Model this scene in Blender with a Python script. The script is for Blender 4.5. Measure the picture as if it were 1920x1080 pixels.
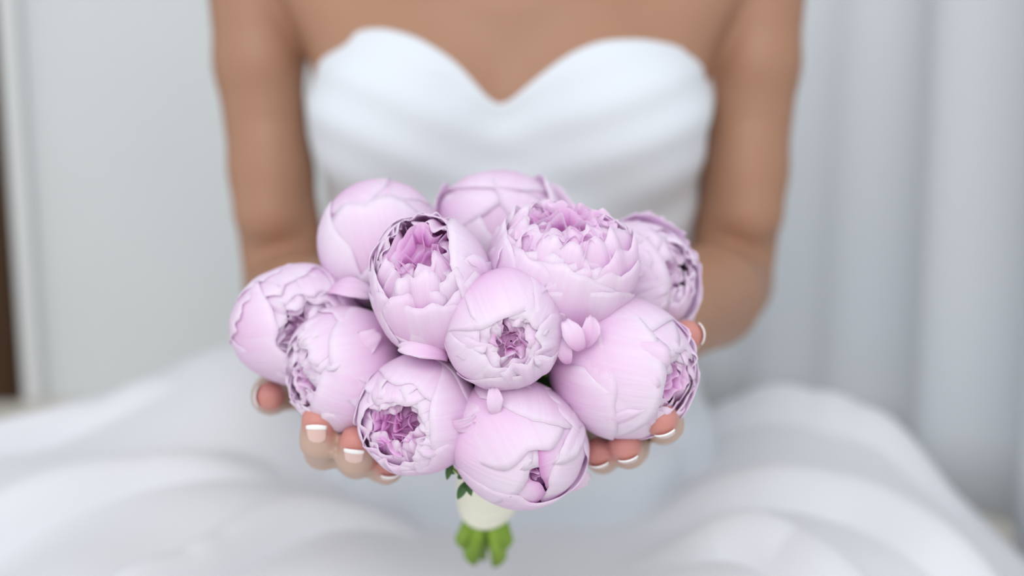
import bpy, bmesh, math, random
import numpy as np
from mathutils import Vector, Matrix

scene = bpy.context.scene
for o in list(bpy.data.objects):
    bpy.data.objects.remove(o, do_unlink=True)
COL = scene.collection
PI = math.pi

# ------------------------------------------------------------------ camera
CAM = Vector((0.0, -0.90, 0.44)); PITCH = math.radians(10.0); FPX = 2380.0
cam_data = bpy.data.cameras.new('camera'); cam = bpy.data.objects.new('camera', cam_data)
COL.objects.link(cam); cam.location = CAM; cam.rotation_euler = (PI/2 - PITCH, 0, 0)
cam_data.sensor_width = 36.0; cam_data.lens = FPX/1920*36.0
cam_data.clip_start = 0.02
cam_data.dof.use_dof = True; cam_data.dof.focus_distance = 0.555
cam_data.dof.aperture_fstop = 3.1
scene.camera = cam
FWD = Vector((0, math.cos(PITCH), -math.sin(PITCH))); UP = Vector((0, math.sin(PITCH), math.cos(PITCH))); RIGHT = Vector((1, 0, 0))

def P(px, py, Y):
    """world point seen at pixel px, py standing at world depth Y"""
    d = FWD + RIGHT*((px-960)/FPX) - UP*((py-540)/FPX)
    return CAM + d*((Y-CAM.y)/d.y)
def cdir(r, u, t):
    return (RIGHT*r + UP*u - FWD*t).normalized()

# ------------------------------------------------------------------ light
world = bpy.data.worlds.new('world'); scene.world = world; world.use_nodes = True
bg = world.node_tree.nodes['Background']
bg.inputs['Color'].default_value = (0.90, 0.95, 1.0, 1); bg.inputs['Strength'].default_value = 0.84
def area(name, loc, target, sx, sy, power, color):
    l = bpy.data.lights.new(name, 'AREA'); l.shape = 'RECTANGLE'; l.size = sx; l.size_y = sy; l.energy = power; l.color = color
    o = bpy.data.objects.new(name, l); COL.objects.link(o); o.location = loc
    o.rotation_euler = (Vector(target)-Vector(loc)).to_track_quat('-Z', 'Y').to_euler()
    return o
area('window_daylight', (-0.25, -2.3, 1.75), (0, 0, 0.3), 2.4, 1.8, 33, (1.0, 0.98, 0.96))
scene.cycles.diffuse_bounces = 8; scene.cycles.max_bounces = 14
vs = scene.view_settings
vs.view_transform = 'Standard'; vs.look = 'None'; vs.exposure = 0.2; vs.gamma = 1.0; vs.use_curve_mapping = False

# ------------------------------------------------------------------ helpers
def tag(o, label=None, cat=None, group=None, kind=None):
    if label: o['label'] = label
    if cat: o['category'] = cat
    if group: o['group'] = group
    if kind: o['kind'] = kind
    return o

def mesh_obj(name, verts, faces, mat=None, parent=None, smooth=True, attrs=None, link=True):
    me = bpy.data.meshes.new(name)
    verts = np.asarray(verts, dtype=np.float32)
    if isinstance(faces, np.ndarray):
        n = len(faces); k = faces.shape[1]
        me.vertices.add(len(verts)); me.vertices.foreach_set('co', verts.ravel())
        me.loops.add(n*k); me.loops.foreach_set('vertex_index', faces.astype(np.int32).ravel())
        me.polygons.add(n); me.polygons.foreach_set('loop_start', np.arange(0, n*k, k, dtype=np.int32))
        me.update(calc_edges=True)
    else:
        me.from_pydata([tuple(map(float, v)) for v in verts], [], faces)
    for nm, vals in (attrs or {}).items():
        a = me.attributes.new(nm, 'FLOAT', 'POINT'); a.data.foreach_set('value', np.asarray(vals, dtype=np.float32))
    if smooth: me.polygons.foreach_set('use_smooth', [True]*len(me.polygons))
    me.validate()
    if mat: me.materials.append(mat)
    o = bpy.data.objects.new(name, me)
    if link: COL.objects.link(o)
    if parent: o.parent = parent
    return o

def grid_faces(nu, nv, wrap=False):
    """nu rows, nv columns"""
    i = np.arange(nu-1)[:, None]; j = np.arange(nv if wrap else nv-1)[None, :]
    j2 = (j+1) % nv
    a = i*nv+j; b = i*nv+j2; c = (i+1)*nv+j2; d = (i+1)*nv+j
    return np.stack([a, b, c, d], -1).reshape(-1, 4)

def tube_geo(pts, radii, n=10, cap=True):
    pts = [Vector(p) for p in pts]; V = []; F = []
    ref = Vector((0.31, 0.2, 0.93))
    for i, p in enumerate(pts):
        t = (pts[min(i+1, len(pts)-1)]-pts[max(i-1, 0)]).normalized()
        a = t.cross(ref).normalized(); b = t.cross(a).normalized()
        for k in range(n):
            an = 2*PI*k/n
            V.append(p + (a*math.cos(an)+b*math.sin(an))*radii[i])
    for i in range(len(pts)-1):
        for k in range(n):
            F.append((i*n+k, i*n+(k+1) % n, (i+1)*n+(k+1) % n, (i+1)*n+k))
    if cap:
        F.append(tuple(range(n))[::-1]); F.append(tuple(range((len(pts)-1)*n, len(pts)*n)))
    return V, F

class SineNoise:
    """cheap smooth noise for numpy arrays"""
    def __init__(self, seed, dim, n=7, f=1.0, spread=0.6):
        r = np.random.RandomState(seed)
        k = r.normal(size=(n, dim)); k /= np.linalg.norm(k, axis=1)[:, None]
        self.k = k*f*(1+spread*r.uniform(-1, 1, (n, 1))); self.p = r.uniform(0, 6.28, n); self.n = n
    def __call__(self, *c):
        out = 0
        for i in range(self.n):
            ph = self.p[i]
            for d, x in enumerate(c): ph = ph + self.k[i, d]*x
            out = out + np.sin(ph)
        return out/math.sqrt(self.n)

# ------------------------------------------------------------------ materials
def new_mat(name):
    m = bpy.data.materials.new(name); m.use_nodes = True
    nt = m.node_tree; b = nt.nodes['Principled BSDF']
    return m, nt, b
def N(nt, t, **kw):
    n = nt.nodes.new(t)
    for k, v in kw.items(): setattr(n, k, v)
    return n
def ramp(nt, stops):
    r = N(nt, 'ShaderNodeValToRGB'); e = r.color_ramp.elements
    while len(e) < len(stops): e.new(0.5)
    for el, (p, c) in zip(e, stops): el.position = p; el.color = (*c, 1)
    return r

def noisy(name, c1, c2, scale, rough=0.7, bump=0.0, stretch=(1, 1, 1), spec=0.3, detail=4):
    m, nt, b = new_mat(name)
    tc = N(nt, 'ShaderNodeTexCoord'); mp = N(nt, 'ShaderNodeMapping'); mp.inputs['Scale'].default_value = stretch
    nz = N(nt, 'ShaderNodeTexNoise'); nz.inputs['Scale'].default_value = scale; nz.inputs['Detail'].default_value = detail
    r = ramp(nt, [(0.3, c1), (0.7, c2)])
    nt.links.new(tc.outputs['Object'], mp.inputs[0]); nt.links.new(mp.outputs[0], nz.inputs['Vector'])
    nt.links.new(nz.outputs['Fac'], r.inputs[0]); nt.links.new(r.outputs[0], b.inputs['Base Color'])
    b.inputs['Roughness'].default_value = rough; b.inputs['Specular IOR Level'].default_value = spec
    if bump:
        bp = N(nt, 'ShaderNodeBump'); bp.inputs['Strength'].default_value = bump; bp.inputs['Distance'].default_value = 0.002
        nt.links.new(nz.outputs['Fac'], bp.inputs['Height']); nt.links.new(bp.outputs[0], b.inputs['Normal'])
    return m

def petal_material():
    m, nt, b = new_mat('peony_petal')
    at = N(nt, 'ShaderNodeAttribute', attribute_name='tint')
    ac = N(nt, 'ShaderNodeAttribute', attribute_name='across')
    al = N(nt, 'ShaderNodeAttribute', attribute_name='along')
    cb = N(nt, 'ShaderNodeCombineXYZ')
    mu = N(nt, 'ShaderNodeMath', operation='MULTIPLY'); mu.inputs[1].default_value = 16
    mv = N(nt, 'ShaderNodeMath', operation='MULTIPLY'); mv.inputs[1].default_value = 1.6
    nt.links.new(ac.outputs['Fac'], mu.inputs[0]); nt.links.new(al.outputs['Fac'], mv.inputs[0])
    oi = N(nt, 'ShaderNodeObjectInfo')
    nt.links.new(mu.outputs[0], cb.inputs[0]); nt.links.new(mv.outputs[0], cb.inputs[1]); nt.links.new(oi.outputs['Random'], cb.inputs[2])
    nz = N(nt, 'ShaderNodeTexNoise'); nz.inputs['Scale'].default_value = 1.0; nz.inputs['Detail'].default_value = 3
    nt.links.new(cb.outputs[0], nz.inputs['Vector'])
    s = N(nt, 'ShaderNodeMath', operation='MULTIPLY_ADD'); s.inputs[1].default_value = 0.16; s.inputs[2].default_value = -0.08
    nt.links.new(nz.outputs['Fac'], s.inputs[0])
    rn = N(nt, 'ShaderNodeMath', operation='MULTIPLY_ADD'); rn.inputs[1].default_value = 0.07
    nt.links.new(oi.outputs['Random'], rn.inputs[0]); nt.links.new(s.outputs[0], rn.inputs[2])
    ad = N(nt, 'ShaderNodeMath', operation='ADD', use_clamp=True)
    nt.links.new(at.outputs['Fac'], ad.inputs[0]); nt.links.new(rn.outputs[0], ad.inputs[1])
    r = ramp(nt, [(0.0, (0.945, 0.865, 0.955)), (0.22, (0.925, 0.70, 0.905)), (0.5, (0.83, 0.44, 0.785)), (0.78, (0.60, 0.14, 0.46)), (1.0, (0.42, 0.02, 0.23))])
    nt.links.new(ad.outputs[0], r.inputs[0])
    b.inputs['Roughness'].default_value = 0.55; b.inputs['Specular IOR Level'].default_value = 0.25
    b.inputs['Sheen Weight'].default_value = 0.15
    nt.links.new(r.outputs[0], b.inputs['Base Color'])
    tr = N(nt, 'ShaderNodeBsdfTranslucent'); nt.links.new(r.outputs[0], tr.inputs['Color'])
    bp = N(nt, 'ShaderNodeBump'); bp.inputs['Strength'].default_value = 0.45; bp.inputs['Distance'].default_value = 0.0009
    nt.links.new(nz.outputs['Fac'], bp.inputs['Height']); nt.links.new(bp.outputs[0], b.inputs['Normal'])
    mx = N(nt, 'ShaderNodeMixShader'); mx.inputs[0].default_value = 0.40
    nt.links.new(b.outputs[0], mx.inputs[1]); nt.links.new(tr.outputs[0], mx.inputs[2])
    nt.links.new(mx.outputs[0], nt.nodes['Material Output'].inputs[0])
    return m
M_PETAL = petal_material()

def cloth_material(name, col, trans=0.3, weave=900):
    m, nt, b = new_mat(name)
    b.inputs['Base Color'].default_value = (*col, 1); b.inputs['Roughness'].default_value = 0.75
    b.inputs['Specular IOR Level'].default_value = 0.2; b.inputs['Sheen Weight'].default_value = 0.2
    nz = N(nt, 'ShaderNodeTexNoise'); nz.inputs['Scale'].default_value = weave
    tc = N(nt, 'ShaderNodeTexCoord'); nt.links.new(tc.outputs['Object'], nz.inputs['Vector'])
    bp = N(nt, 'ShaderNodeBump'); bp.inputs['Strength'].default_value = 0.1; bp.inputs['Distance'].default_value = 0.0005
    nt.links.new(nz.outputs['Fac'], bp.inputs['Height']); nt.links.new(bp.outputs[0], b.inputs['Normal'])
    if trans:
        tr = N(nt, 'ShaderNodeBsdfTranslucent'); tr.inputs['Color'].default_value = (*col, 1)
        mx = N(nt, 'ShaderNodeMixShader'); mx.inputs[0].default_value = trans
        nt.links.new(b.outputs[0], mx.inputs[1]); nt.links.new(tr.outputs[0], mx.inputs[2])
        nt.links.new(mx.outputs[0], nt.nodes['Material Output'].inputs[0])
    return m
M_BODICE = cloth_material('bodice_satin', (0.68, 0.715, 0.765), 0.0)
M_SKIRT = cloth_material('skirt_organza', (0.78, 0.79, 0.825), 0.12)
M_CURTAIN = cloth_material('curtain_voile', (0.70, 0.73, 0.76), 0.12, 500)
M_RIBBON = cloth_material('cream_ribbon', (0.90, 0.89, 0.74), 0.0)
M_WALL = noisy('white_plaster', (0.62, 0.645, 0.65), (0.65, 0.67, 0.675), 3, 0.9, 0.05)
M_FLOOR = noisy('pale_floor', (0.60, 0.56, 0.50), (0.68, 0.64, 0.58), 5, 0.6, 0.05, (1, 9, 1))
M_DOOR = noisy('brown_wood', (0.030, 0.010, 0.001), (0.055, 0.022, 0.003), 5, 0.5, 0.1, (7, 1, 0.7))
M_TRIM = noisy('white_paint', (0.68, 0.69, 0.69), (0.70, 0.71, 0.71), 4, 0.5)
M_STEM = noisy('stem_green', (0.20, 0.36, 0.03), (0.30, 0.46, 0.06), 60, 0.5)
M_CUT = noisy('cut_stem', (0.55, 0.62, 0.25), (0.65, 0.70, 0.35), 80, 0.6)
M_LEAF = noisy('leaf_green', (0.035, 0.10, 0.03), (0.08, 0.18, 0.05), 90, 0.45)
M_NAIL = noisy('nail_polish_pink', (0.74, 0.50, 0.45), (0.78, 0.54, 0.49), 30, 0.15, spec=0.6)
M_NAILTIP = noisy('nail_polish_white', (0.93, 0.92, 0.90), (0.95, 0.94, 0.93), 30, 0.15, spec=0.6)

def skin_material():
    m, nt, b = new_mat('skin')
    at = N(nt, 'ShaderNodeAttribute', attribute_name='tan'); pk = N(nt, 'ShaderNodeAttribute', attribute_name='pink')
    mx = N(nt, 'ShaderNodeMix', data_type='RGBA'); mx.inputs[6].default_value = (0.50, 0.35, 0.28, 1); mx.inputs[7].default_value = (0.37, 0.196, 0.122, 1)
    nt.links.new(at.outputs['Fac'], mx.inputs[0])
    m2 = N(nt, 'ShaderNodeMix', data_type='RGBA'); m2.inputs[7].default_value = (0.53, 0.205, 0.185, 1)
    nt.links.new(pk.outputs['Fac'], m2.inputs[0]); nt.links.new(mx.outputs[2], m2.inputs[6])
    nz = N(nt, 'ShaderNodeTexNoise'); nz.inputs['Scale'].default_value = 14; nz.inputs['Detail'].default_value = 6
    tc = N(nt, 'ShaderNodeTexCoord'); nt.links.new(tc.outputs['Object'], nz.inputs['Vector'])
    hs = N(nt, 'ShaderNodeHueSaturation'); mr = N(nt, 'ShaderNodeMapRange'); mr.inputs[3].default_value = 0.93; mr.inputs[4].default_value = 1.07
    nt.links.new(nz.outputs['Fac'], mr.inputs[0]); nt.links.new(mr.outputs[0], hs.inputs['Value']); nt.links.new(m2.outputs[2], hs.inputs['Color'])
    nt.links.new(hs.outputs[0], b.inputs['Base Color'])
    n2 = N(nt, 'ShaderNodeTexNoise'); n2.inputs['Scale'].default_value = 900
    nt.links.new(tc.outputs['Object'], n2.inputs['Vector'])
    bp = N(nt, 'ShaderNodeBump'); bp.inputs['Strength'].default_value = 0.12; bp.inputs['Distance'].default_value = 0.0004
    nt.links.new(n2.outputs['Fac'], bp.inputs['Height']); nt.links.new(bp.outputs[0], b.inputs['Normal'])
    b.inputs['Roughness'].default_value = 0.48; b.inputs['Specular IOR Level'].default_value = 0.35
    b.inputs['Subsurface Weight'].default_value = 0.12; b.inputs['Subsurface Radius'].default_value = (0.006, 0.003, 0.0015); b.inputs['Subsurface Scale'].default_value = 1.0
    return m
M_SKIN = skin_material()

# ------------------------------------------------------------------ setting
def box(name, lo, hi, mat, bevel=0.0, parent=None):
    bm = bmesh.new(); bmesh.ops.create_cube(bm, size=1)
    for v in bm.verts:
        v.co = Vector(((lo[i]+hi[i])/2 + v.co[i]*(hi[i]-lo[i]) for i in range(3)))
    if bevel: bmesh.ops.bevel(bm, geom=bm.edges[:], offset=bevel, segments=2, affect='EDGES')
    me = bpy.data.meshes.new(name); bm.to_mesh(me); bm.free(); me.materials.append(mat)
    o = bpy.data.objects.new(name, me); COL.objects.link(o)
    if parent: o.parent = parent
    return o
WY = 0.75
tag(box('floor', (-2.5, -2.8, -0.05), (2.5, WY+0.1, 0.0), M_FLOOR), kind='structure')
DX = P(46, 770, WY-0.02).x
tag(box('wall_back', (-2.5, WY, 0.0), (2.5, WY+0.1, 2.6), M_WALL), kind='structure')
door = tag(box('door_1', (DX-0.82, WY-0.028, 0.004), (DX-0.002, WY, 2.02), M_DOOR, 0.002), kind='structure')
for z0, z1 in ((0.12, 0.95), (1.1, 1.9)):
    box('panel', (DX-0.72, WY-0.034, z0), (DX-0.12, WY-0.027, z1), M_DOOR, 0.003, door)
tag(box('trim_1', (DX, WY-0.022, 0.0), (DX+0.022, WY, 2.06), M_TRIM, 0.003), kind='structure')

# curtain: hangs from the back wall round the right side of the room
def curtain():
    ctrl = [(0.02, 0.70), (0.20, 0.66), (0.35, 0.52), (0.435, 0.32), (0.49, 0.10), (0.54, -0.15)]
    n = 260; t = np.linspace(0, len(ctrl)-1.001, n); i = t.astype(int); f = t-i
    c = np.array(ctrl); c = np.vstack([2*c[0]-c[1], c, 2*c[-1]-c[-2]])
    p0, p1, p2, p3 = c[i], c[i+1], c[i+2], c[np.minimum(i+3, len(c)-1)]
    f = f[:, None]
    xy = 0.5*((2*p1)+(-p0+p2)*f+(2*p0-5*p1+4*p2-p3)*f**2+(-p0+3*p1-3*p2+p3)*f**3)
    tang = np.gradient(xy, axis=0); tang /= np.linalg.norm(tang, axis=1)[:, None]
    nrm = np.stack([tang[:, 1], -tang[:, 0]], 1)
    s = np.cumsum(np.r_[0, np.linalg.norm(np.diff(xy, axis=0), axis=1)])
    nz = SineNoise(3, 1, 5, 30); rows = 24; V = []
    for k in range(rows):
        z = 0.004+1.9*k/(rows-1); a = 0.012-0.002*k/(rows-1)
        d = a*np.sin(s*46+1.4*nz(s*0.4)+0.25*math.sin(z*2)) + 0.010*nz(s+z*0.05)
        V.append(np.c_[xy+nrm*d[:, None], np.full(n, z)])
    o = mesh_obj('curtain', np.concatenate(V), grid_faces(rows, n), M_CURTAIN)
    md = o.modifiers.new('thick', 'SOLIDIFY'); md.thickness = 0.0015
    tag(o, 'pale grey sheer floor-length curtain hanging in soft folds behind the bride', 'curtain')
curtain()

# ------------------------------------------------------------------ body (one continuous surface)
VOX = 0.0024
lo = np.array([-0.275, -0.350, -0.004]); hi = np.array([0.275, 0.225, 0.70])
dims = np.ceil((hi-lo)/VOX).astype(int)+1
ax = [lo[i]+VOX*np.arange(dims[i]) for i in range(3)]
def subgrid(b0, b1):
    i0 = np.maximum(np.floor((np.array(b0)-lo)/VOX).astype(int), 0); i1 = np.minimum(np.ceil((np.array(b1)-lo)/VOX).astype(int)+1, dims)
    sl = tuple(slice(a, b) for a, b in zip(i0, i1))
    X = ax[0][sl[0]][:, None, None]; Y = ax[1][sl[1]][None, :, None]; Z = ax[2][sl[2]][None, None, :]
    return sl, X, Y, Z
def smin(a, b, k):
    if k <= 0: return np.minimum(a, b)
    h = np.maximum(k-np.abs(a-b), 0)/k
    return np.minimum(a, b)-h*h*k*0.25
def new_field(): return np.full(dims, 0.2, dtype=np.float32)
def add_cone(F, a, b, ra, rb, k):
    a = np.array(a, float); b = np.array(b, float); m = max(ra, rb)+0.012+k
    sl, X, Y, Z = subgrid(np.minimum(a, b)-m, np.maximum(a, b)+m)
    d = b-a; L = (d@d)+1e-12
    t = np.clip(((X-a[0])*d[0]+(Y-a[1])*d[1]+(Z-a[2])*d[2])/L, 0, 1)
    s = np.sqrt((X-a[0]-t*d[0])**2+(Y-a[1]-t*d[1])**2+(Z-a[2]-t*d[2])**2)-(ra+(rb-ra)*t)
    F[sl] = smin(F[sl], s.astype(np.float32), k)
def add_ell(F, c, r, k):
    m = max(r)+0.02+k; c = np.array(c, float)
    sl, X, Y, Z = subgrid(c-m, c+m)
    q = np.sqrt(((X-c[0])/r[0])**2+((Y-c[1])/r[1])**2+((Z-c[2])/r[2])**2)
    F[sl] = smin(F[sl], ((q-1)*min(r)).astype(np.float32), k)
def chain(F, pts, rad, k):
    for i in range(len(pts)-1): add_cone(F, pts[i], pts[i+1], rad[i], rad[i+1], k)

TZ = np.array([-0.02, 0.06, 0.15, 0.24, 0.30, 0.36, 0.42, 0.48, 0.53, 0.57, 0.60])
TA = np.array([0.165, 0.170, 0.158, 0.130, 0.134, 0.143, 0.151, 0.153, 0.148, 0.125, 0.07])
TB = np.array([0.120, 0.118, 0.108, 0.090, 0.090, 0.095, 0.098, 0.096, 0.084, 0.065, 0.05])
TY = np.array([0.095, 0.095, 0.092, 0.088, 0.087, 0.086, 0.086, 0.090, 0.098, 0.108, 0.115])
BUST = [((-0.074, 0.020, 0.402), (0.066, 0.056, 0.064)), ((0.070, 0.020, 0.402), (0.066, 0.056, 0.064))]
def torso_sdf(X, Y, Z):
    a = np.interp(Z, TZ, TA); b = np.interp(Z, TZ, TB); yc = np.interp(Z, TZ, TY)
    d = (np.sqrt((X/a)**2+((Y-yc)/b)**2)-1)*np.minimum(a, b)
    d = np.maximum(d, np.maximum(Z-0.60, -Z))
    for c, r in BUST:
        q = (np.sqrt(((X-c[0])/r[0])**2+((Y-c[1])/r[1])**2+((Z-c[2])/r[2])**2)-1)*min(r)
        d = smin(d, q, 0.028)
    return d
F = new_field()
sl, X, Y, Z = subgrid(lo, hi)
F[...] = torso_sdf(X, Y, np.broadcast_to(Z, (1, 1, dims[2]))).astype(np.float32)
add_cone(F, (0, 0.115, 0.57), (0, 0.105, 0.72), 0.056, 0.052, 0.05)          # neck
for s in (-1, 1):
    add_cone(F, (0.03*s, 0.112, 0.585), (0.160*s, 0.092, 0.575), 0.034, 0.036, 0.04)   # shoulder girdle
    add_cone(F, (0.012*s, 0.045, 0.545), (0.13*s, 0.060, 0.570), 0.010, 0.009, 0.03)   # collar bone
    add_cone(F, (0.110*s, 0.045, 0.455), (0.168*s, 0.065, 0.530), 0.028, 0.030, 0.03)  # front armpit fold

def px3(v): return tuple(v)
# per side: arm joints and hand joints (wrist, knuckles, fingers)
ARM = {
 -1: dict(sh=(-0.196, 0.085, 0.560), mid=(-0.191, 0.070, 0.440), mid2=(-0.183, 0.066, 0.360), el=(-0.174, 0.074, 0.270), wr=(-0.106, -0.168, 0.254)),
  1: dict(sh=(0.188, 0.085, 0.560), mid=(0.184, 0.070, 0.440), mid2=(0.178, 0.066, 0.360), el=(0.168, 0.074, 0.272), wr=(0.084, -0.150, 0.276)),
}
FING = {
 -1: dict(
   thumb=[(-0.114, -0.185, 0.256), (-0.131, -0.222, 0.262), (-0.127, -0.252, 0.268), px3(P(507, 743, -0.277))],
   index=[(-0.098, -0.250, 0.246), px3(P(606, 846, -0.293)), px3(P(598, 826, -0.3175)), px3(P(596, 789, -0.3235))],
   middle=[(-0.080, -0.256, 0.242), px3(P(668, 862, -0.298)), px3(P(666, 856, -0.3185)), px3(P(667, 828, -0.3270))],
   ring=[(-0.063, -0.250, 0.243), px3(P(716, 872, -0.284)), px3(P(724, 876, -0.300)), px3(P(729, 869, -0.311))],
   little=[(-0.048, -0.240, 0.246), (-0.044, -0.262, 0.245), (-0.040, -0.275, 0.249), (-0.036, -0.283, 0.254)]),
  1: dict(
   thumb=[(0.088, -0.168, 0.280), (0.090, -0.212, 0.292), px3(P(1276, 636, -0.272)), px3(P(1289, 629, -0.299))],
   index=[(0.078, -0.236, 0.262), (0.077, -0.274, 0.258), px3(P(1246, 795, -0.322)), px3(P(1239, 786, -0.338))],
   middle=[(0.062, -0.242, 0.256), (0.060, -0.282, 0.249), px3(P(1178, 843, -0.311)), px3(P(1172, 835, -0.327))],
   ring=[(0.047, -0.242, 0.251), (0.046, -0.280, 0.244), px3(P(1128, 853, -0.304)), px3(P(1120, 848, -0.318))],
   little=[(0.033, -0.236, 0.250), (0.030, -0.262, 0.247), (0.027, -0.276, 0.250), (0.025, -0.285, 0.254)]),
}
FRAD = dict(thumb=(0.0125, 0.0105, 0.0095, 0.0078), index=(0.0098, 0.0090, 0.0087, 0.0082), middle=(0.0098, 0.0090, 0.0087, 0.0080),
            ring=(0.0096, 0.0085, 0.0080, 0.0074), little=(0.0088, 0.0076, 0.0070, 0.0062))
for s in (-1, 1):
    A = ARM[s]; G = new_field()
    chain(G, [A['sh'], A['mid'], A['mid2'], A['el']], [0.038, 0.0315, 0.0305, 0.0335], 0.01)
    el = np.array(A['el']); wr = np.array(A['wr'])
    f1 = el+(wr-el)*0.30; f2 = el+(wr-el)*0.7
    chain(G, [el, f1, f2, wr], [0.0345, 0.0375, 0.0270, 0.0215], 0.003)
    m2 = np.array(A['mid2'])
    add_cone(G, m2+np.array((0, -0.006, 0.02)), m2+np.array((0, -0.012, -0.030)), 0.026, 0.027, 0.006)      # biceps above the crook of the elbow
    add_cone(G, wr, 0.5*(wr+np.array(FING[s]['index'][0])), 0.0205, 0.015, 0.012)
    add_cone(G, wr, 0.5*(wr+np.array(FING[s]['little'][0])), 0.0205, 0.015, 0.012)
    for f, r in FRAD.items():
        if f == 'thumb': continue
        m0 = FING[s][f][0]
        add_cone(G, wr+(np.array(m0)-wr)*0.3, m0, 0.0135, 0.0110, 0.010)
    for f, r in FRAD.items():
        H = None
        pts = FING[s][f]
        b0 = np.min(np.array(pts), axis=0)-0.05; b1 = np.max(np.array(pts), axis=0)+0.05
        hl, hx, hy, hz = subgrid(b0, b1)
        T = new_field() if False else None
        d = None
        for i in range(3):
            a = np.array(pts[i]); b = np.array(pts[i+1]); dd = b-a
            t = np.clip(((hx-a[0])*dd[0]+(hy-a[1])*dd[1]+(hz-a[2])*dd[2])/(dd@dd+1e-12), 0, 1)
            q = np.sqrt((hx-a[0]-t*dd[0])**2+(hy-a[1]-t*dd[1])**2+(hz-a[2]-t*dd[2])**2)-(r[i]+(r[i+1]-r[i])*t)
            d = q if d is None else smin(d, q, 0.004)
        # blend only near the knuckle, so that the fingers stay separate
        m0 = np.array(pts[0]); dist = np.sqrt((hx-m0[0])**2+(hy-m0[1])**2+(hz-m0[2])**2)
        k = 0.010*np.clip(1-dist/0.022, 0.02, 1)
        a_, b_ = G[hl], d
        h = np.maximum(k-np.abs(a_-b_), 0)/k
        G[hl] = (np.minimum(a_, b_)-h*h*k*0.25).astype(np.float32)
    F = smin(F, G, 0.008)

def surface_nets(F):
    S = F < 0
    nx, ny, nz = F.shape
    c = np.zeros((nx-1, ny-1, nz-1), np.uint8)
    for dx in (0, 1):
        for dy in (0, 1):
            for dz in (0, 1):
                c += S[dx:nx-1+dx, dy:ny-1+dy, dz:nz-1+dz]
    cells = np.argwhere((c > 0) & (c < 8))
    idx = np.full(c.shape, -1, np.int32); idx[tuple(cells.T)] = np.arange(len(cells))
    acc = np.zeros((len(cells), 3)); cnt = np.zeros(len(cells))
    corners = [(0,0,0),(1,0,0),(0,1,0),(1,1,0),(0,0,1),(1,0,1),(0,1,1),(1,1,1)]
    val = {o: F[cells[:, 0]+o[0], cells[:, 1]+o[1], cells[:, 2]+o[2]].astype(float) for o in corners}
    for o in corners:
        for a in range(3):
            if o[a]: continue
            p = list(o); p[a] = 1; p = tuple(p)
            v0, v1 = val[o], val[p]; m = (v0 < 0) != (v1 < 0)
            t = np.where(m, v0/np.where(m, v0-v1, 1), 0)
            pt = np.array(o, float)[None, :].repeat(len(cells), 0); pt[:, a] = t
            acc[m] += pt[m]; cnt[m] += 1
    V = lo+(cells+acc/cnt[:, None])*VOX
    faces = []
    for a in range(3):
        b, d = (a+1) % 3, (a+2) % 3
        s0 = [slice(None)]*3; s1 = [slice(None)]*3; s0[a] = slice(0, -1); s1[a] = slice(1, None)
        A0, A1 = S[tuple(s0)], S[tuple(s1)]
        e = np.argwhere(A0 != A1)
        e = e[(e[:, b] > 0) & (e[:, d] > 0) & (e[:, b] < F.shape[b]-1) & (e[:, d] < F.shape[d]-1)]
        q = []
        for ob, od in ((-1, -1), (0, -1), (0, 0), (-1, 0)):
            w = e.copy(); w[:, b] += ob; w[:, d] += od; q.append(idx[tuple(w.T)])
        q = np.stack(q, 1); flip = ~A0[tuple(e.T)]
        q[flip] = q[flip][:, ::-1]; faces.append(q)
    return V, np.concatenate(faces)
F[:, :, -1] = 0.1; F[:, :, 0] = 0.1
BV, BF = surface_nets(F)
def seg_dist(V, a, b):
    a = np.array(a); b = np.array(b); d = b-a
    t = np.clip(((V-a)@d)/(d@d+1e-12), 0, 1)
    return np.linalg.norm(V-a-t[:, None]*d, axis=1)
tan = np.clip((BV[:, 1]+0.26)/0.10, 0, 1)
pink = np.zeros(len(BV))
for s in (-1, 1):
    for f, pts in FING[s].items():
        tip = np.array(pts[3]); dip = np.array(pts[2]); d = (tip-dip)/np.linalg.norm(tip-dip)
        along = (BV-tip)@d
        near = seg_dist(BV, dip, tip) < 0.0135
        pink = np.maximum(pink, np.where(near, np.clip((along+0.006)/0.009, 0, 1)*0.85, 0))
person = mesh_obj('person', BV, BF, M_SKIN, None, True, {'tan': tan, 'pink': pink})
sm = person.modifiers.new('smooth', 'SMOOTH'); sm.factor = 0.5; sm.iterations = 5
tag(person, 'bride in strapless white gown sitting and holding a pink peony bouquet in both hands', 'person')

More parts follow.
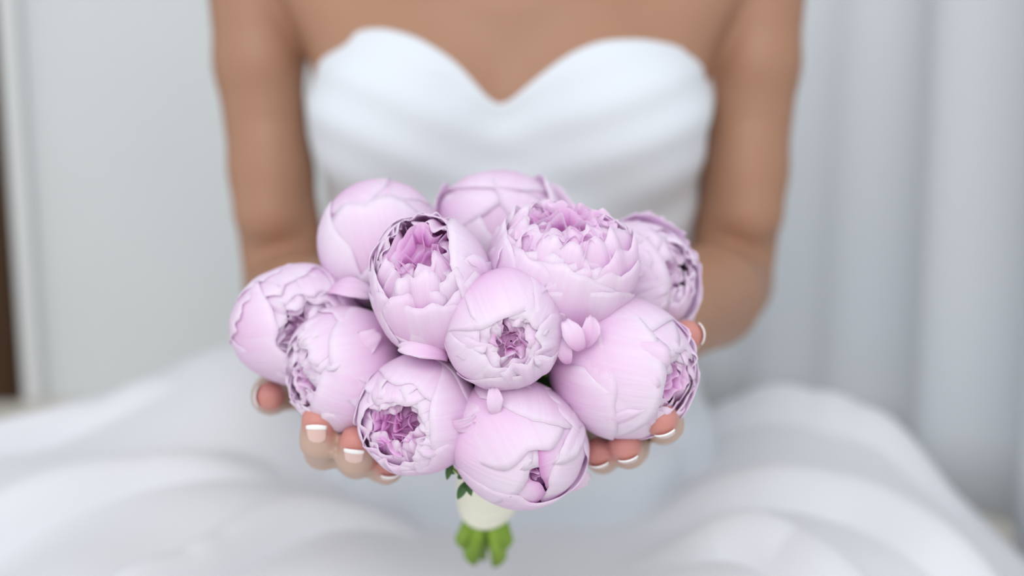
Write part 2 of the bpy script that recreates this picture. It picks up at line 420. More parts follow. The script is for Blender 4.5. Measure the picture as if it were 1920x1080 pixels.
# finger nails, painted with white tips
def nail(s, f, dorsal, width=0.0108, length=0.0115, radius=None):
    pts = FING[s][f]; tip = Vector(pts[3]); d = (tip-Vector(pts[2])).normalized()
    n = Vector(dorsal); n = (n-d*n.dot(d)).normalized(); w = d.cross(n).normalized()
    r = (radius or FRAD[f][3])+0.0002
    def patch(v0, v1, nm, mat, lift, parent):
        V = []; nu, nv = 7, 11
        for i in range(nu):
            v = v0+(v1-v0)*i/(nu-1)
            for j in range(nv):
                u = -1+2*j/(nv-1)
                wid = width/2*(1-0.10*(1-v))*math.sqrt(max(0.0, 1-0.35*max(0, (0.25-v)/0.25)**2*1.6))
                a = u*wid/r*0.95
                ext = (v-0.62)*length + (-0.0016*(u*u))*(1 if v > 0.5 else -0.6)*abs(v-0.5)*2
                rr = r+lift
                over = max(0, ext)/rr
                # follow the finger, then stand out straight beyond its end
                p = tip + d*ext + (n*math.cos(a)+w*math.sin(a))*(rr*(1-0.10*over**2))
                V.append(p)
        o = mesh_obj(nm, V, grid_faces(nu, nv), mat, parent)
        md = o.modifiers.new('thick', 'SOLIDIFY'); md.thickness = 0.0006; md.offset = -1
        return o
    a = patch(0.0, 0.86, 'fingernail', M_NAIL, 0.0, person)
    patch(0.83, 1.06, 'nail_tip', M_NAILTIP, 0.00025, a)['label'] = 'white painted nail tip'
nail(-1, 'thumb', (-1.0, -0.35, 0.1), 0.0125)
nail(-1, 'index', (0.05, -1, -0.2))
nail(-1, 'middle', (0.0, -1, -0.3))
nail(-1, 'ring', (0.15, -0.6, -1))
nail(-1, 'little', (0.1, -0.6, -1), 0.009, 0.009)
nail(1, 'thumb', (1.0, -0.45, 0.25), 0.0125)
nail(1, 'index', (0.25, -0.9, -0.9))
nail(1, 'middle', (0.2, -0.9, -0.9))
nail(1, 'ring', (0.15, -0.7, -1))
nail(1, 'little', (-0.1, -0.6, -1), 0.009, 0.009)

# ------------------------------------------------------------------ dress
def bodice():
    nphi, nz_ = 260, 110; yc = 0.088
    phi = np.linspace(0, 2*PI, nphi, endpoint=False)            # 0 = towards the camera, grows to the bride's left
    dx, dy = np.sin(phi), -np.cos(phi)
    def radius(zv):
        r = np.full_like(zv, 0.30); 
        for _ in range(40):
            d = torso_sdf((dx[None, :]*r), yc+dy[None, :]*r, zv); r = r-d*0.7
        return r
    topx = np.array([-0.16, -0.150, -0.128, -0.108, -0.082, -0.050, -0.014, 0.030, 0.055, 0.078, 0.105, 0.140, 0.16])
    topz = np.array([0.447, 0.452, 0.461, 0.464, 0.457, 0.440, 0.4065, 0.433, 0.447, 0.455, 0.456, 0.448, 0.442])
    xf = np.sin(phi)*0.155
    ztop = np.where(np.cos(phi) > -0.05, np.interp(xf, topx, topz), 0.44)
    for _ in range(12): ztop = 0.5*ztop+0.25*(np.roll(ztop, 1)+np.roll(ztop, -1))
    s = np.linspace(0, 1, nz_)[:, None]
    zv = 0.09+(ztop[None, :]-0.09)*s
    r = radius(np.broadcast_to(zv, (nz_, nphi)).copy())
    xs = dx[None, :]*r
    # crossed drapery: folds run up to the right across the bust, up to the left below it
    n1 = SineNoise(11, 2, 6, 26)
    w = np.clip((zv-0.30)/0.06, 0, 1)
    q1 = zv*150+xs*62+0.9*n1(xs, zv); q2 = zv*150-xs*70+0.9*n1(xs, zv+3)
    side = 1/(1+np.exp(-(xs+0.02-(0.42-zv)*0.6)*60))
    fold = (np.sin(q1)*(1-side)+np.sin(q2)*side)*0.0013
    hip = np.clip((0.30-zv)/0.16, 0, 1); hip = hip*hip*(3-2*hip)
    rr = r+0.0045+fold*np.clip((ztop[None, :]-zv)/0.01, 0, 1)*np.clip((zv-0.12)/0.05, 0, 1)-0.0*hip
    # the gown falls straight from the bust over the lap
    front = np.clip(np.cos(phi), 0, 1)[None, :]
    rr = np.maximum(rr, (0.137*hip+0.02*front*hip)*np.ones_like(rr))
    V = np.stack([dx[None, :]*rr, yc+dy[None, :]*rr, zv*np.ones_like(rr)], -1)
    # rolled top edge
    edge = V[-1].copy(); inn = edge.copy(); inn[:, 0] -= dx*0.006; inn[:, 1] -= dy*0.006; inn[:, 2] -= 0.001
    edge2 = edge.copy(); edge2[:, 2] += 0.0015; edge2[:, 0] -= dx*0.0025; edge2[:, 1] -= dy*0.0025
    V = np.concatenate([V.reshape(-1, 3), edge2, inn])
    o = mesh_obj('bodice', V, grid_faces(nz_+2, nphi, True), M_BODICE, person)
    o['label'] = 'white draped sweetheart bodice'
bodice()

g1 = SineNoise(21, 2, 8, 19, 0.5); g2 = SineNoise(22, 2, 8, 42, 0.5); g3 = SineNoise(24, 2, 6, 8, 0.4)
def skirt_h(x, y):
    """height of the spread skirt above the floor"""
    px_ = np.where(x < 0, -x/0.74, x/0.46)
    pz = np.where(y > 0.05, (y-0.05)/0.42, (0.05-y)/0.62)
    q = (px_**2.6+pz**2.6)**(1/2.6)
    base = 0.122*np.clip(1-q**3.6, -0.3, 1)
    base = base+0.105*np.exp(-(((x+0.21)/0.16)**2+((y-0.21)/0.14)**2))      # heap beside her right elbow
    base = base+0.026*np.exp(-(((x-0.25)/0.13)**2+((y-0.14)/0.10)**2))      # heap on the other side
    base = base+0.020*np.exp(-((x/0.20)**2+((y+0.05)/0.16)**2))
    amp = np.clip(base/0.06, 0, 1)
    rid = 0.5+0.5*np.sin(1.6*g1(x, y)+0.5*g3(x, y))
    return base+amp*(0.010*g3(x, y)+0.022*(rid-0.75)+0.002*g2(x, y))
def skirt():
    nx, ny = 300, 220
    x = np.linspace(-0.85, 0.46, nx); y = np.linspace(-0.60, 0.52, ny)
    Xg, Yg = np.meshgrid(x, y); H = skirt_h(Xg, Yg)
    V = np.stack([Xg, Yg, np.maximum(H, 0.002)], -1).reshape(-1, 3)
    f = grid_faces(ny, nx); keep = (H.reshape(-1)[f] > 0.001).any(1)
    # leave the waist open where the body goes through
    cx = V[f].mean(1); inside = (cx[:, 0]/0.11)**2+((cx[:, 1]-0.088)/0.075)**2 < 1
    f = f[keep & ~inside]
    used = np.unique(f); remap = np.full(len(V), -1); remap[used] = np.arange(len(used))
    o = mesh_obj('skirt', V[used], remap[f], M_SKIRT, person); o['label'] = 'full white organza skirt spread over the floor'
skirt()
def flounce(path, width, rise, seed, wav=0.010, freq=38):
    """ruffled strip sewn to the skirt along a path, falling outwards"""
    c = np.array(path, float); n = 150
    t = np.linspace(0, len(c)-1.001, n); i = t.astype(int); f = (t-i)[:, None]
    e = np.vstack([2*c[0]-c[1], c, 2*c[-1]-c[-2]])
    p0, p1, p2, p3 = e[i], e[i+1], e[i+2], e[np.minimum(i+3, len(e)-1)]
    xy = 0.5*((2*p1)+(-p0+p2)*f+(2*p0-5*p1+4*p2-p3)*f**2+(-p0+3*p1-3*p2+p3)*f**3)
    tg = np.gradient(xy, axis=0); tg /= np.linalg.norm(tg, axis=1)[:, None]
    nr = np.stack([tg[:, 1], -tg[:, 0]], 1)
    s = np.cumsum(np.r_[0, np.linalg.norm(np.diff(xy, axis=0), axis=1)])
    nz = SineNoise(seed, 2, 5, 24); rows = 14; V = []
    for k in range(rows):
        v = k/(rows-1)
        out = width*(v-0.15*math.sin(v*PI)); up = rise*math.sin(v*PI)
        win = np.sin(PI*np.clip(s/s[-1], 0, 1))**0.7
        wv = win*wav*v*(np.sin(s*freq+1.5*nz(s, v*0.02))+0.6*nz(s*1.5, 0.3+v*0.01))
        q = xy+nr*(out+wv*0.5)[:, None]
        base = np.maximum(skirt_h(xy[:, 0], xy[:, 1])*(1-v)+skirt_h(q[:, 0], q[:, 1])*v, 0.004)
        V.append(np.c_[q, base-0.003+(up+0.003)*win-0.002*(1-win)+np.abs(wv)*0.8*math.sin(v*PI)])
    mesh_obj('flounce', np.concatenate(V), grid_faces(rows, n), M_SKIRT, person)
flounce([(0.12, 0.20), (0.22, 0.19), (0.33, 0.16), (0.40, 0.06)], 0.06, 0.026, 31)
flounce([(0.08, -0.04), (0.16, 0.0), (0.26, 0.0), (0.34, -0.08), (0.38, -0.20)], 0.06, 0.026, 32)
flounce([(0.05, -0.14), (0.12, -0.10), (0.19, -0.12), (0.24, -0.20), (0.26, -0.34)], 0.06, 0.026, 33)
flounce([(-0.01, -0.36), (-0.03, -0.26), (-0.01, -0.18), (0.03, -0.14)], 0.04, 0.022, 34)
flounce([(-0.22, -0.36), (-0.20, -0.22), (-0.14, -0.12), (-0.05, -0.09)][::-1], 0.06, 0.026, 35)
flounce([(-0.42, -0.30), (-0.38, -0.14), (-0.28, -0.04), (-0.16, 0.0)][::-1], 0.07, 0.026, 36)
flounce([(-0.58, -0.14), (-0.52, 0.0), (-0.40, 0.10), (-0.26, 0.14)][::-1], 0.07, 0.026, 37)
flounce([(-0.11, -0.34), (-0.10, -0.24), (-0.07, -0.16)], 0.04, 0.022, 39)
flounce([(0.11, -0.40), (0.08, -0.30), (0.08, -0.23), (0.12, -0.19)], 0.045, 0.022, 40)

# ------------------------------------------------------------------ bouquet
BASE = P(908, 1052, -0.18)
bouquet = bpy.data.objects.new('bouquet', None); COL.objects.link(bouquet); bouquet.location = BASE; bouquet.empty_display_size = 0.02
tag(bouquet, 'round bridal bouquet of pale pink peonies with ribbon-wrapped green stems', 'bouquet')
BIND = P(925, 800, -0.268)

def petal_geo(R, phi, th_b, th_t, W, lay=1.0, tilt=0.0, tip_out=0.0, side_out=0.03, ruf=0.0, rfreq=9, notch=0.0, round_=0.32, tint=(0.15, 0.05, 0.0), seed=0, egg=1.06, nu=21, nv=27, jag=0.0, fray=0.0):
    """one cupped petal lying on the bud: th = angle from the opening axis in degrees, W = half width in radians"""
    s = np.linspace(0, 1, nu)[:, None]; t = np.linspace(-1, 1, nv)[None, :]
    nz = SineNoise(seed, 2, 5, 3.2); n2 = SineNoise(seed+500, 2, 5, 8.0)
    v = s*(1-round_*np.abs(t)**3*(0.4+0.6*s)-notch*np.exp(-(t/0.16)**2)*s**3+jag*s**4*n2(t*0.9, 0*s)*0.7+fray*s**6*np.sin(17*t+3*nz(t, 0*s))*np.abs(np.sin(5*t+seed)))
    hw = W*(0.30+0.70*np.sin(np.minimum(v/0.6, 1)*PI/2))
    th = np.radians(th_b+(th_t-th_b)*v); a = t*hw
    cp, sp = math.cos(phi), math.sin(phi)
    m = np.stack([np.sin(th)*cp, np.sin(th)*sp, np.cos(th)], -1); b = np.array([-sp, cp, 0.0])
    d = m*np.cos(a)[..., None]+b*np.sin(a)[..., None]
    edge = np.maximum(np.abs(t)**4*s, s**7)
    rad = R*(lay+tilt*t*s+tip_out*np.clip((v-0.62)/0.38, 0, 1)**2+side_out*np.abs(t)**4*s
             + ruf*np.maximum(s**3, np.abs(t)**3*s)*np.sin(rfreq*t+2*nz(t, s))+0.018*nz(t*0.8, s)*s+0.010*np.sin(6*t+3*nz(t, 0*s))*np.sin(PI*s))
    p = d*rad[..., None]; p[..., 2] *= egg
    base_t, mid_t, edge_t = tint
    tv = base_t*(1-s)**1.5+mid_t*np.sin(PI*np.clip(s, 0, 1))*np.ones_like(t)+edge_t*np.clip(edge, 0, 1)**3
    tv = tv+0.03*nz(t*1.5, s*1.5)
    return p.reshape(-1, 3), grid_faces(nu, nv), dict(tint=np.clip(tv, 0, 1).ravel(), across=(t*np.ones_like(s)).ravel(), along=(s*np.ones_like(t)).ravel())

def frill_geo(R, rmax, n, rng, depth, tint_top, tint_bot, amp=0.10, lift=0.0, off=(0, 0), egg=1.06, size=(0.18, 0.36)):
    """crumpled inner petals standing in the opening of a peony, joined"""
    VV = []; FF = []; TT = []; AC = []; AL = []; k0 = 0
    for q in range(n):
        rho = rmax*R*math.sqrt((q+0.5)/n); an = q*2.39996+rng.uniform(-0.3, 0.3)
        c = np.array([rho*math.cos(an), rho*math.sin(an)])
        da = an+PI/2+rng.uniform(-0.5, 0.5)
        tdir = np.array([math.cos(da), math.sin(da)]); pdir = np.array([-math.sin(da), math.cos(da)])
        L = R*rng.uniform(*size); A = R*amp*rng.uniform(0.5, 1.2); fr = rng.uniform(2.2, 4.6); ph = rng.uniform(0, 6.28)
        nu, nv = 7, 19
        t = np.linspace(-1, 1, nv)[None, :]; s = np.linspace(0, 1, nu)[:, None]
        curve = -0.35*L*t**2
        wob = A*np.sin(fr*t+ph)*(0.25+0.75*s)+0.18*A*np.sin(2.3*fr*t+2*ph)*s
        xy = c[None, None, :]*(0.55+0.45*s)[..., None]+tdir*(t*L*(0.5+0.5*s))[..., None]+pdir*(curve*np.sign(rng.uniform(-1, 3))+wob)[..., None]
        r2 = np.clip((xy**2).sum(-1)/(R*R), 0, 0.96)
        top = R*(0.93+lift)*np.sqrt(1-r2)*egg*rng.uniform(0.88, 1.03)
        hh = R*depth*rng.uniform(0.8, 1.2)
        z = top-hh*(1-s)-R*0.10*np.abs(t)**3*s+R*0.03*np.sin(7*t+ph)*s
        xy = xy+np.array(off)*R
        V = np.concatenate([xy, z[..., None]], -1).reshape(-1, 3)
        VV.append(V); FF.append(grid_faces(nu, nv)+k0); k0 += len(V)
        TT.append((tint_bot+(tint_top-tint_bot)*s**0.8+0*t+rng.uniform(-0.06, 0.06)).ravel()); AC.append((t+0*s).ravel()); AL.append((s+0*t).ravel())
    return np.concatenate(VV), np.concatenate(FF), dict(tint=np.clip(np.concatenate(TT), 0, 1), across=np.concatenate(AC), along=np.concatenate(AL))

def frame_from_axis(axis, roll):
    z = Vector(axis).normalized(); x = (RIGHT-z*RIGHT.dot(z))
    if x.length < 0.2: x = UP-z*UP.dot(z)
    x.normalize(); y = z.cross(x)
    m = Matrix((x, y, z)).transposed()
    return m @ Matrix.Rotation(roll, 3, 'Z')

def peony(name_label, px, py, Y, rpx, axis, style, seed, roll=0.0, squash=(1, 1, 1), petals=(), inner=None, frill=None, pigment=(0.32, 0.09, -0.06)):
    c = P(px, py, Y); depth = (c-CAM).dot(FWD); R = rpx/FPX*depth
    rng = random.Random(seed)
    dn = SineNoise(seed+77, 3, 6, 2.6)
    def deform(p):
        p = np.asarray(p); d = p/R
        return p*(1+0.036*dn(d[:, 0], d[:, 1], d[:, 2]))[:, None]
    mat = frame_from_axis(cdir(*axis), roll).to_4x4()
    # heart of the flower with its green calyx end
    nu, nv = 14, 20
    th = np.linspace(0.02, PI-0.02, nu)[:, None]; ph = np.linspace(0, 2*PI, nv, endpoint=False)[None, :]
    core_r = {'closed': 0.80, 'half': 0.70, 'open': 0.62}[style]
    nz = SineNoise(seed+9, 3, 5, 5)
    d = np.stack([np.sin(th)*np.cos(ph), np.sin(th)*np.sin(ph), np.cos(th)*np.ones_like(ph)], -1)
    rr = R*core_r*(1+0.05*nz(d[..., 0], d[..., 1], d[..., 2]))
    V = (d*rr[..., None]).reshape(-1, 3)
    o = mesh_obj('peony', V, grid_faces(nu, nv, True), M_PETAL, bouquet, True,
                 dict(tint=np.full(len(V), {'closed': 0.35, 'half': 0.40, 'open': 0.45}[style]), across=d[..., 0].ravel(), along=d[..., 2].ravel()))
    o['label'] = name_label
    o.matrix_local = Matrix.Translation(c-BASE) @ mat @ Matrix.Diagonal((*squash, 1))
    cV, cF = [], []
    for k in range(5):
        a = k*2*PI/5+rng.random(); 
        g = petal_geo(R*1.0, a, 176, 128, 0.42, 0.995, 0, 0, 0.0, nu=6, nv=5, seed=seed+k)
        g = (deform(g[0]), g[1])
        cF += [tuple(int(i)+len(cV) for i in f) for f in g[1]]; cV += list(g[0])
    mesh_obj('calyx', cV, cF, M_LEAF, o)
    plist = []
    for ring in (inner or []):
        n, t0, t1, W, lay, tint = ring
        a0 = rng.uniform(0, 6.28)
        for k in range(n):
            plist.append(dict(phi=a0+2*PI*(k+rng.uniform(-0.2, 0.2))/n, th_t=rng.uniform(t0, t1), W=W*rng.uniform(0.8, 1.2), lay=lay+rng.uniform(-0.02, 0.01),
                tilt=rng.choice((-1, 1))*rng.uniform(0.01, 0.04), tip_out=rng.uniform(-0.04, 0.08), side_out=rng.uniform(0, 0.04), ruf=rng.uniform(0.025, 0.06), rfreq=rng.uniform(5, 10),
                notch=rng.choice((0, 0.04, 0.07)), jag=0.015, fray=0.008, round_=rng.uniform(0.10, 0.18), tint=tint))
    for e in petals:
        ph, th, W, lay = e[:4]; lay = 0.972+(lay-0.972)*(0.55 if lay > 0.972 else 0.4)
        kw = dict(phi=math.radians(ph), th_t=th, W=W, lay=lay, tilt=rng.choice((-1, 1))*rng.uniform(0.010, 0.022), tip_out=rng.uniform(0.0, 0.022), side_out=rng.uniform(0.0, 0.018),
                  ruf=rng.uniform(0.008, 0.020), rfreq=rng.uniform(3, 7), notch=rng.choice((0, 0, 0.05)), jag=rng.uniform(0.01, 0.03), fray=0.006, round_=rng.uniform(0.22, 0.36), tint=pigment)
        if len(e) > 4: kw.update(e[4])
        plist.append(kw)
    for k in range(4):                                             # guard petals round the back
        plist.append(dict(phi=0.6+k*PI/2+rng.uniform(-0.3, 0.3), th_t=rng.uniform(72, 96), W=1.0, lay=0.978-0.003*k, round_=0.2, jag=0.04, tint=(0.25, 0.05, 0.0)))
    for k, p in enumerate(plist):
        kw = dict(p); kw.setdefault('th_b', 172); kw.setdefault('seed', seed*31+k)
        V, Fc, at = petal_geo(R, **kw)
        q = mesh_obj('petal', deform(V), Fc, M_PETAL, o, True, at)
        md = q.modifiers.new('thick', 'SOLIDIFY'); md.thickness = 0.0004; md.offset = 0
    if frill:
        V, Fc, at = frill_geo(R, rng=rng, **frill)
        q = mesh_obj('inner_frill', deform(V), Fc, M_PETAL, o, True, at); tag(q, 'crumpled darker inner petals', kind='stuff')
        ss = q.modifiers.new('sub', 'SUBSURF'); ss.levels = 1; ss.render_levels = 1
    # its stem, running down into the binding
    back = c-Vector(cdir(*axis))*R*0.9
    mid = back.lerp(BIND, 0.55)+Vector((0, 0.015, 0))
    sV, sF = tube_geo([back-BASE, mid-BASE, BIND-BASE], [0.003, 0.0028, 0.003], 8)
    mesh_obj('stem', sV, sF, M_STEM, bouquet)
    return o

FR = dict
def rings(o, t1, t2, t3, n=6):
    return [(n, o*0.80, o*1.05, 0.62, 0.950, t1), (n, o*0.55, o*0.9, 0.54, 0.91, t2), (n-1, o*0.25, o*0.7, 0.48, 0.86, t3)]
PALE = (0.35, 0.06, 0.0); PINK = (0.45, 0.14, 0.0); LILAC = (0.48, 0.21, 0.0); MAG = (0.95, 0.45, 0.05)
peony('round closed pale pink peony bud in the middle of the bouquet', 948, 622, -0.343, 114, (0.12, -0.16, 1), 'closed', 1, 0.0,
      petals=[(232, 24, 1.0, 0.965), (335, 22, 1.0, 0.97), (60, 20, 1.0, 0.975), (112, 24, 1.15, 0.985), (12, 28, 1.0, 0.99), (188, 31, 1.05, 1.0), (285, 32, 1.15, 1.01)],
      inner=rings(22, PALE, PALE, (0.4, 0.08, 0.3)), frill=FR(rmax=0.24, n=12, depth=0.2, tint_top=0.06, tint_bot=0.85, amp=0.07, size=(0.10, 0.22), lift=0.03))
peony('half-open peony with lilac ruffled heart above the middle bud', 806, 538, -0.325, 124, (-0.14, 0.58, 0.76), 'half', 2, 0.0, (0.94, 1.12, 1.06),
      petals=[(140, 38, 0.9, 0.95, dict(tint=PINK)), (60, 34, 0.9, 0.95, dict(tint=PINK)), (205, 48, 1.0, 0.97), (275, 52, 1.0, 0.985, dict(fray=0.02)), (110, 42, 1.0, 0.99), (185, 50, 1.0, 1.0), (5, 26, 0.95, 1.01, dict(round_=0.4, tip_out=0.05)), (235, 62, 1.1, 1.015), (318, 54, 1.1, 1.02)],
      inner=rings(46, PINK, LILAC, LILAC), frill=FR(rmax=0.42, n=10, depth=0.35, tint_top=0.16, tint_bot=0.60, amp=0.08, size=(0.22, 0.42)))
peony('wide open peony with frilled lilac heart and cupped front petal', 1053, 500, -0.318, 132, (0.12, 0.84, 0.52), 'open', 3, 0.0, (1.06, 1, 0.97),
      petals=[(60, 50, 0.7, 0.93, dict(ruf=0.05, rfreq=8, tint=LILAC, fray=0.02)), (115, 48, 0.7, 0.94, dict(ruf=0.05, rfreq=8, tint=LILAC, fray=0.02)), (20, 56, 0.7, 0.96, dict(ruf=0.04, rfreq=8, fray=0.02)), (90, 60, 0.8, 0.97, dict(ruf=0.05, rfreq=7, tint=PINK)),
              (225, 58, 0.9, 0.965, dict(fray=0.02)), (300, 58, 0.9, 0.97, dict(fray=0.02)), (165, 56, 0.9, 0.985), (255, 60, 1.2, 1.0, dict(fray=0.02)), (185, 54, 0.9, 1.01), (320, 66, 1.0, 1.01, dict(fray=0.02)), (285, 80, 1.0, 1.02)],
      inner=rings(56, PINK, LILAC, LILAC, 8), frill=FR(rmax=0.72, n=34, depth=0.30, tint_top=0.12, tint_bot=0.60, amp=0.10, size=(0.14, 0.28), lift=0.0))
peony('closed pale peony at the top of the bouquet behind the others', 932, 430, -0.235, 110, (0.10, 0.55, 0.75), 'closed', 4, 0.0, (1.06, 1, 1),
      petals=[(270, -8, 1.1, 0.95), (20, -6, 1.0, 0.96), (150, -4, 1.1, 0.97, dict(tip_out=0.03)), (90, 2, 1.1, 0.985, dict(tint=(0.2, 0.14, 0))), (215, 34, 1.1, 1.0), (320, 30, 1.1, 1.01, dict(tip_out=0.06)), (10, 40, 0.9, 1.04, dict(tip_out=0.10)), (20, 66, 0.7, 1.05, dict(tip_out=0.20)), (170, 60, 0.6, 1.03, dict(tip_out=0.14))])
peony('closed pale pink peony beside the half-open one, upper petals darker', 716, 458, -0.265, 115, (-0.15, 0.55, 0.7), 'closed', 5, 0.0, (1, 1.05, 1),
      petals=[(40, -8, 1.0, 0.95, dict(tint=(0.3, 0.25, 0))), (140, -6, 1.0, 0.96, dict(tint=(0.3, 0.25, 0))), (95, 0, 1.1, 0.98, dict(tint=(0.2, 0.2, 0))), (280, -6, 1.2, 0.99), (10, 24, 1.1, 1.0), (200, 34, 1.2, 1.015), (310, 46, 1.1, 1.01)])
peony('pale peony with a frilled slit heart above the thumb', 566, 612, -0.280, 117, (0.30, -0.10, 0.9), 'half', 6, 0.0, (1.06, 1.0, 1),
      petals=[(60, 26, 1.0, 0.95), (100, 34, 1.1, 0.97, dict(fray=0.03)), (20, 36, 1.0, 0.98), (130, 50, 1.0, 1.0, dict(fray=0.04)), (195, 22, 1.05, 1.03), (70, 60, 1.1, 1.01), (240, 44, 1.0, 1.01), (160, 66, 0.6, 1.04, dict(tip_out=0.03, fray=0.04)), (125, 74, 0.6, 1.03, dict(tip_out=0.04, fray=0.04))],
      inner=rings(34, PALE, PALE, PINK, 5), frill=FR(rmax=0.5, n=16, depth=0.3, tint_top=0.03, tint_bot=0.45, amp=0.10, size=(0.12, 0.28)))
peony('large smooth-petalled peony resting on the index and middle fingers', 648, 692, -0.306, 113, (-0.72, -0.08, 0.62), 'closed', 7, 0.0, (1.0, 1.06, 1),
      petals=[(180, 30, 0.8, 0.93, dict(fray=0.05)), (110, 26, 1.0, 0.96, dict(fray=0.03)), (250, 26, 1.0, 0.965, dict(fray=0.04)), (60, 30, 1.1, 0.985), (330, 28, 1.2, 0.995), (285, 42, 1.0, 1.005, dict(fray=0.03)), (20, 48, 1.1, 1.015), (80, 66, 1.0, 1.02)],
      inner=rings(30, PALE, PALE, PINK, 5), frill=FR(rmax=0.36, n=12, depth=0.3, tint_top=0.03, tint_bot=0.45, amp=0.10, size=(0.12, 0.28)))
peony('peony with a magenta crumpled heart above the ring finger', 785, 776, -0.332, 113, (-0.36, -0.14, 0.9), 'half', 8, 0.0,
      petals=[(90, 24, 0.9, 0.93), (40, 26, 1.0, 0.95), (340, 30, 1.0, 0.96), (130, 36, 0.8, 0.97, dict(round_=0.4)), (200, 44, 0.8, 0.97), (260, 40, 1.0, 0.985), (70, 40, 1.1, 0.99), (0, 36, 1.1, 1.0), (305, 46, 1.1, 1.01), (165, 52, 0.6, 1.02, dict(tip_out=0.06)), (230, 60, 1.0, 1.01)],
      inner=rings(36, PINK, LILAC, MAG), frill=FR(rmax=0.40, n=22, depth=0.42, tint_top=0.30, tint_bot=1.0, amp=0.12, size=(0.16, 0.32), off=(-0.06, -0.06)))
peony('closed pink peony hanging lowest over the ribbon handle', 968, 828, -0.336, 121, (0.32, -0.36, 0.85), 'closed', 9, 0.0, (1.05, 1, 1),
      petals=[(10, 2, 0.9, 0.94, dict(tint=(0.4, 0.08, 0.5))), (200, 0, 1.0, 0.95, dict(tint=(0.3, 0.05, 0.4))), (80, 6, 1.0, 0.965), (340, 12, 0.9, 0.975), (110, 16, 1.15, 0.985), (165, 10, 1.15, 1.0), (260, 26, 1.15, 1.005), (65, 44, 1.0, 1.01), (20, 50, 0.9, 1.02), (300, 48, 1.1, 1.025)],
      frill=FR(rmax=0.13, n=5, depth=0.16, tint_top=0.25, tint_bot=0.9, amp=0.05, size=(0.08, 0.16), lift=0.03))
peony('large smooth peony with a small lilac heart resting on the fingertips', 1166, 689, -0.322, 128, (0.72, -0.20, 0.58), 'closed', 10, 0.0,
      petals=[(60, 24, 0.9, 0.94), (300, 24, 0.9, 0.95), (0, 28, 0.8, 0.95), (110, 28, 1.0, 0.97), (250, 26, 1.1, 0.98), (165, 22, 1.2, 0.995), (90, 52, 1.1, 1.005), (225, 42, 1.1, 1.01), (320, 30, 0.7, 1.02, dict(tip_out=0.08)), (10, 34, 0.7, 1.02, dict(tip_out=0.07)), (190, 60, 1.1, 1.018)],
      inner=rings(26, PINK, LILAC, LILAC, 5), frill=FR(rmax=0.30, n=14, depth=0.3, tint_top=0.16, tint_bot=0.66, amp=0.10, size=(0.18, 0.36)))
peony('fluffy whitish peony at the side of the open one near the thumb', 1196, 532, -0.262, 110, (0.50, 0.20, 0.75), 'half', 11, 0.0, (1, 1.05, 1),
      petals=[(40, 30, 0.9, 0.95, dict(ruf=0.04, fray=0.04)), (320, 26, 1.0, 0.96, dict(ruf=0.03, fray=0.04)), (90, 30, 1.0, 0.975, dict(fray=0.04)), (200, 10, 1.2, 0.985), (10, 48, 0.8, 1.0, dict(tip_out=0.10, fray=0.05)), (60, 54, 0.8, 1.01, dict(tip_out=0.12, fray=0.05)), (330, 52, 0.9, 1.02, dict(tip_out=0.08)), (280, 50, 1.0, 1.01), (120, 46, 1.0, 1.01), (15, 70, 0.55, 1.03, dict(tip_out=0.12, fray=0.04)), (50, 78, 0.55, 1.03, dict(tip_out=0.14, fray=0.04)), (335, 74, 0.6, 1.03, dict(tip_out=0.20, fray=0.04)), (85, 70, 0.5, 1.02, dict(tip_out=0.16, fray=0.04))],
      inner=rings(30, (0.2, 0, 0), (0.2, 0, 0), PALE, 5), frill=FR(rmax=0.35, n=12, depth=0.3, tint_top=0.0, tint_bot=0.3, amp=0.10), pigment=(0.16, -0.04, -0.06))

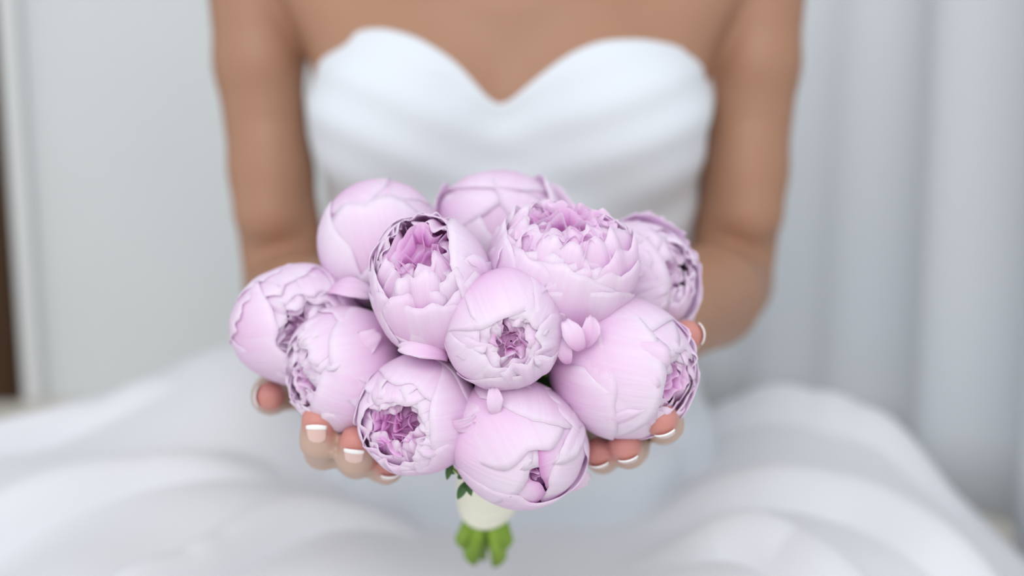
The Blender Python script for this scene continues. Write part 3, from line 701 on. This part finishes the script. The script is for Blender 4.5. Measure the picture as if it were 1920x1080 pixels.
def loose_petal(parent, px, py, Y, size_px, tip, face, W=0.55, th=(150, 22), tint=(0.25, 0.05, 0.0), seed=1):
    """a small curled petal poking out between the flower heads; tip and face are camera-space directions"""
    c = P(px, py, Y); r = size_px/FPX*(c-CAM).dot(FWD)
    z = cdir(*tip); n = cdir(*face); n = (n-z*n.dot(z)).normalized(); y = z.cross(n)
    m = Matrix((n, y, z)).transposed().to_4x4()
    V, Fc, at = petal_geo(r, 0.0, th[0], th[1], W, ruf=0.05, side_out=0.08, tint=tint, seed=seed, nu=13, nv=15, round_=0.4)
    q = mesh_obj('petal', V, Fc, M_PETAL, parent, True, at)
    q.matrix_local = parent.matrix_basis.inverted() @ Matrix.Translation(c-BASE) @ m
    md = q.modifiers.new('thick', 'SOLIDIFY'); md.thickness = 0.0004
FL = [o for o in bouquet.children if o.name.startswith('peony')]
for i, px, py, Y, sz, tip, face, kw in [
    (9, 1074, 624, -0.348, 36, (-0.45, 0.8, 0.3), (-0.2, 0.2, 1), dict(tint=(0.35, 0.05, 0.12))),
    (9, 1098, 618, -0.344, 34, (0.25, 0.9, 0.3), (0.3, 0.2, 1), dict(tint=(0.35, 0.05, 0.12))),
    (9, 1062, 655, -0.345, 28, (-0.2, 0.9, 0.2), (-0.2, -0.1, 1), dict(tint=(0.35, 0.05, 0.0))),
    (1, 788, 672, -0.340, 52, (-0.85, 0.2, 0.3), (0.1, 0.5, 0.8), dict(W=0.5)),
    (8, 927, 748, -0.354, 30, (-0.1, 0.9, 0.3), (0, 0.1, 1), dict(W=0.5, tint=(0.1, 0.0, 0))),
    (7, 868, 776, -0.348, 36, (0.8, 0.1, 0.3), (0.1, -0.5, 0.8), dict(W=0.4)),
    (8, 1070, 880, -0.322, 40, (0.9, 0.0, 0.1), (0.3, -0.5, 0.7), dict(W=0.6, tint=(0.2, 0.08, 0))),
    (10, 1190, 436, -0.252, 26, (0.1, 0.9, 0.1), (0.2, 0.2, 1), dict(tint=(0.2, 0.1, 0.2))),
    (6, 692, 644, -0.318, 40, (0.7, 0.5, 0.3), (0.3, 0.3, 0.9), dict(W=0.6, tint=(0.3, 0.05, 0.1))),
    (5, 660, 566, -0.295, 46, (0.9, -0.05, 0.3), (0.0, 0.7, 0.7), dict(W=0.55, tint=(0.3, 0.04, 0.0))),
]:
    loose_petal(FL[i], px, py, Y, sz, tip, face, seed=i*7+px, **kw)

# handle: ribbon wrap and cut stems
W0 = P(922, 830, -0.250); W1 = P(912, 942, -0.208)
def handle():
    V = []; n = 28; rows = 26
    ax_ = (W1-W0); d = ax_.normalized(); a = d.cross(Vector((0, 1, 0.2))).normalized(); b = d.cross(a)
    nz = SineNoise(77, 1, 4, 2.0)
    for i in range(rows):
        s = i/(rows-1); c = W0+ax_*s-BASE
        for k in range(n):
            an = 2*PI*k/n
            r = 0.0168+0.0022*(1-s)+0.0007*math.sin(s*5*2*PI+an)+0.0006*math.sin(3*an+2)
            V.append(c+(a*math.cos(an)+b*math.sin(an))*r)
    f = [tuple(int(i) for i in q) for q in grid_faces(rows, n, True)]
    f.append(tuple(range(n))); f.append(tuple(range((rows-1)*n, rows*n)))
    o = mesh_obj('ribbon_wrap', V, f, M_RIBBON, bouquet); o['label'] = 'cream ribbon wound round the stems'
    # cut stem ends below the ribbon
    ends = [(862, 1018, -0.198, 0.0045), (882, 1046, -0.188, 0.0058), (900, 1040, -0.176, 0.005), (936, 1050, -0.188, 0.0058), (952, 1020, -0.198, 0.0048), (918, 1018, -0.168, 0.005), (872, 1022, -0.172, 0.005), (945, 1025, -0.172, 0.005)]
    for px, py, Y, r in ends:
        e = P(px, py, Y)-BASE; st = W0.lerp(W1, 0.75)-BASE
        st = st+(e-(W1-BASE))*0.35
        r *= 0.86
        sV, sF = tube_geo([st, st.lerp(e, 0.6), e], [r*0.95, r, r*1.02], 12)
        dd = (e-st).normalized(); cut = Vector((0.9 if px < 905 else -0.9, 0.1, 0.2))      # cut on the slant
        for q_ in range(24, 36): sV[q_] = sV[q_]+dd*((sV[q_]-e).dot(cut)*0.9)
        q = mesh_obj('cut_stem', sV, sF, M_STEM, bouquet)
        q.data.materials.append(M_CUT); q.data.polygons[len(q.data.polygons)-1].material_index = 1
handle()

# leafy sprig under the lowest flowers
def leaf_geo(a, b, width, bend, nrm):
    a, b = Vector(a), Vector(b); d = b-a; L = d.length; d.normalize(); n = Vector(nrm); n = (n-d*n.dot(d)).normalized(); w = d.cross(n)
    V = []; nu = 9
    for i in range(nu):
        s = i/(nu-1); hw = width*math.sin(PI*min(1, s*0.94+0.04))**0.8
        for t in (-1, -0.5, 0, 0.5, 1):
            V.append(a+d*(L*s)+w*(t*hw)+n*(bend*math.sin(PI*s)+0.25*abs(t)*hw))
    return V, grid_faces(nu, 5)
def sprig():
    Ys = -0.328
    tw = [P(838, 850, -0.305), P(850, 880, -0.322), P(872, 897, Ys), P(876, 908, Ys)]
    V, F_ = tube_geo([p-BASE for p in tw], [0.0009, 0.0008, 0.0007, 0.0005], 7)
    o = mesh_obj('leaf_sprig', V, F_, M_STEM, bouquet); o['label'] = 'small green leafy sprig'
    for (x0, y0, x1, y1, w) in [(846, 862, 838, 900, 0.0017), (874, 902, 858, 936, 0.0021), (874, 902, 884, 930, 0.0016), (875, 900, 890, 922, 0.0012),
                                (868, 898, 894, 898, 0.0017), (858, 892, 872, 896, 0.0014), (843, 884, 853, 889, 0.001)]:
        V, F_ = leaf_geo(P(x0, y0, Ys)-BASE, P(x1, y1, Ys-0.003)-BASE, w, 0.001, (0.1, -1, 0.3))
        mesh_obj('leaf', V, F_, M_LEAF, o)
sprig()
# dark foliage between the flower heads
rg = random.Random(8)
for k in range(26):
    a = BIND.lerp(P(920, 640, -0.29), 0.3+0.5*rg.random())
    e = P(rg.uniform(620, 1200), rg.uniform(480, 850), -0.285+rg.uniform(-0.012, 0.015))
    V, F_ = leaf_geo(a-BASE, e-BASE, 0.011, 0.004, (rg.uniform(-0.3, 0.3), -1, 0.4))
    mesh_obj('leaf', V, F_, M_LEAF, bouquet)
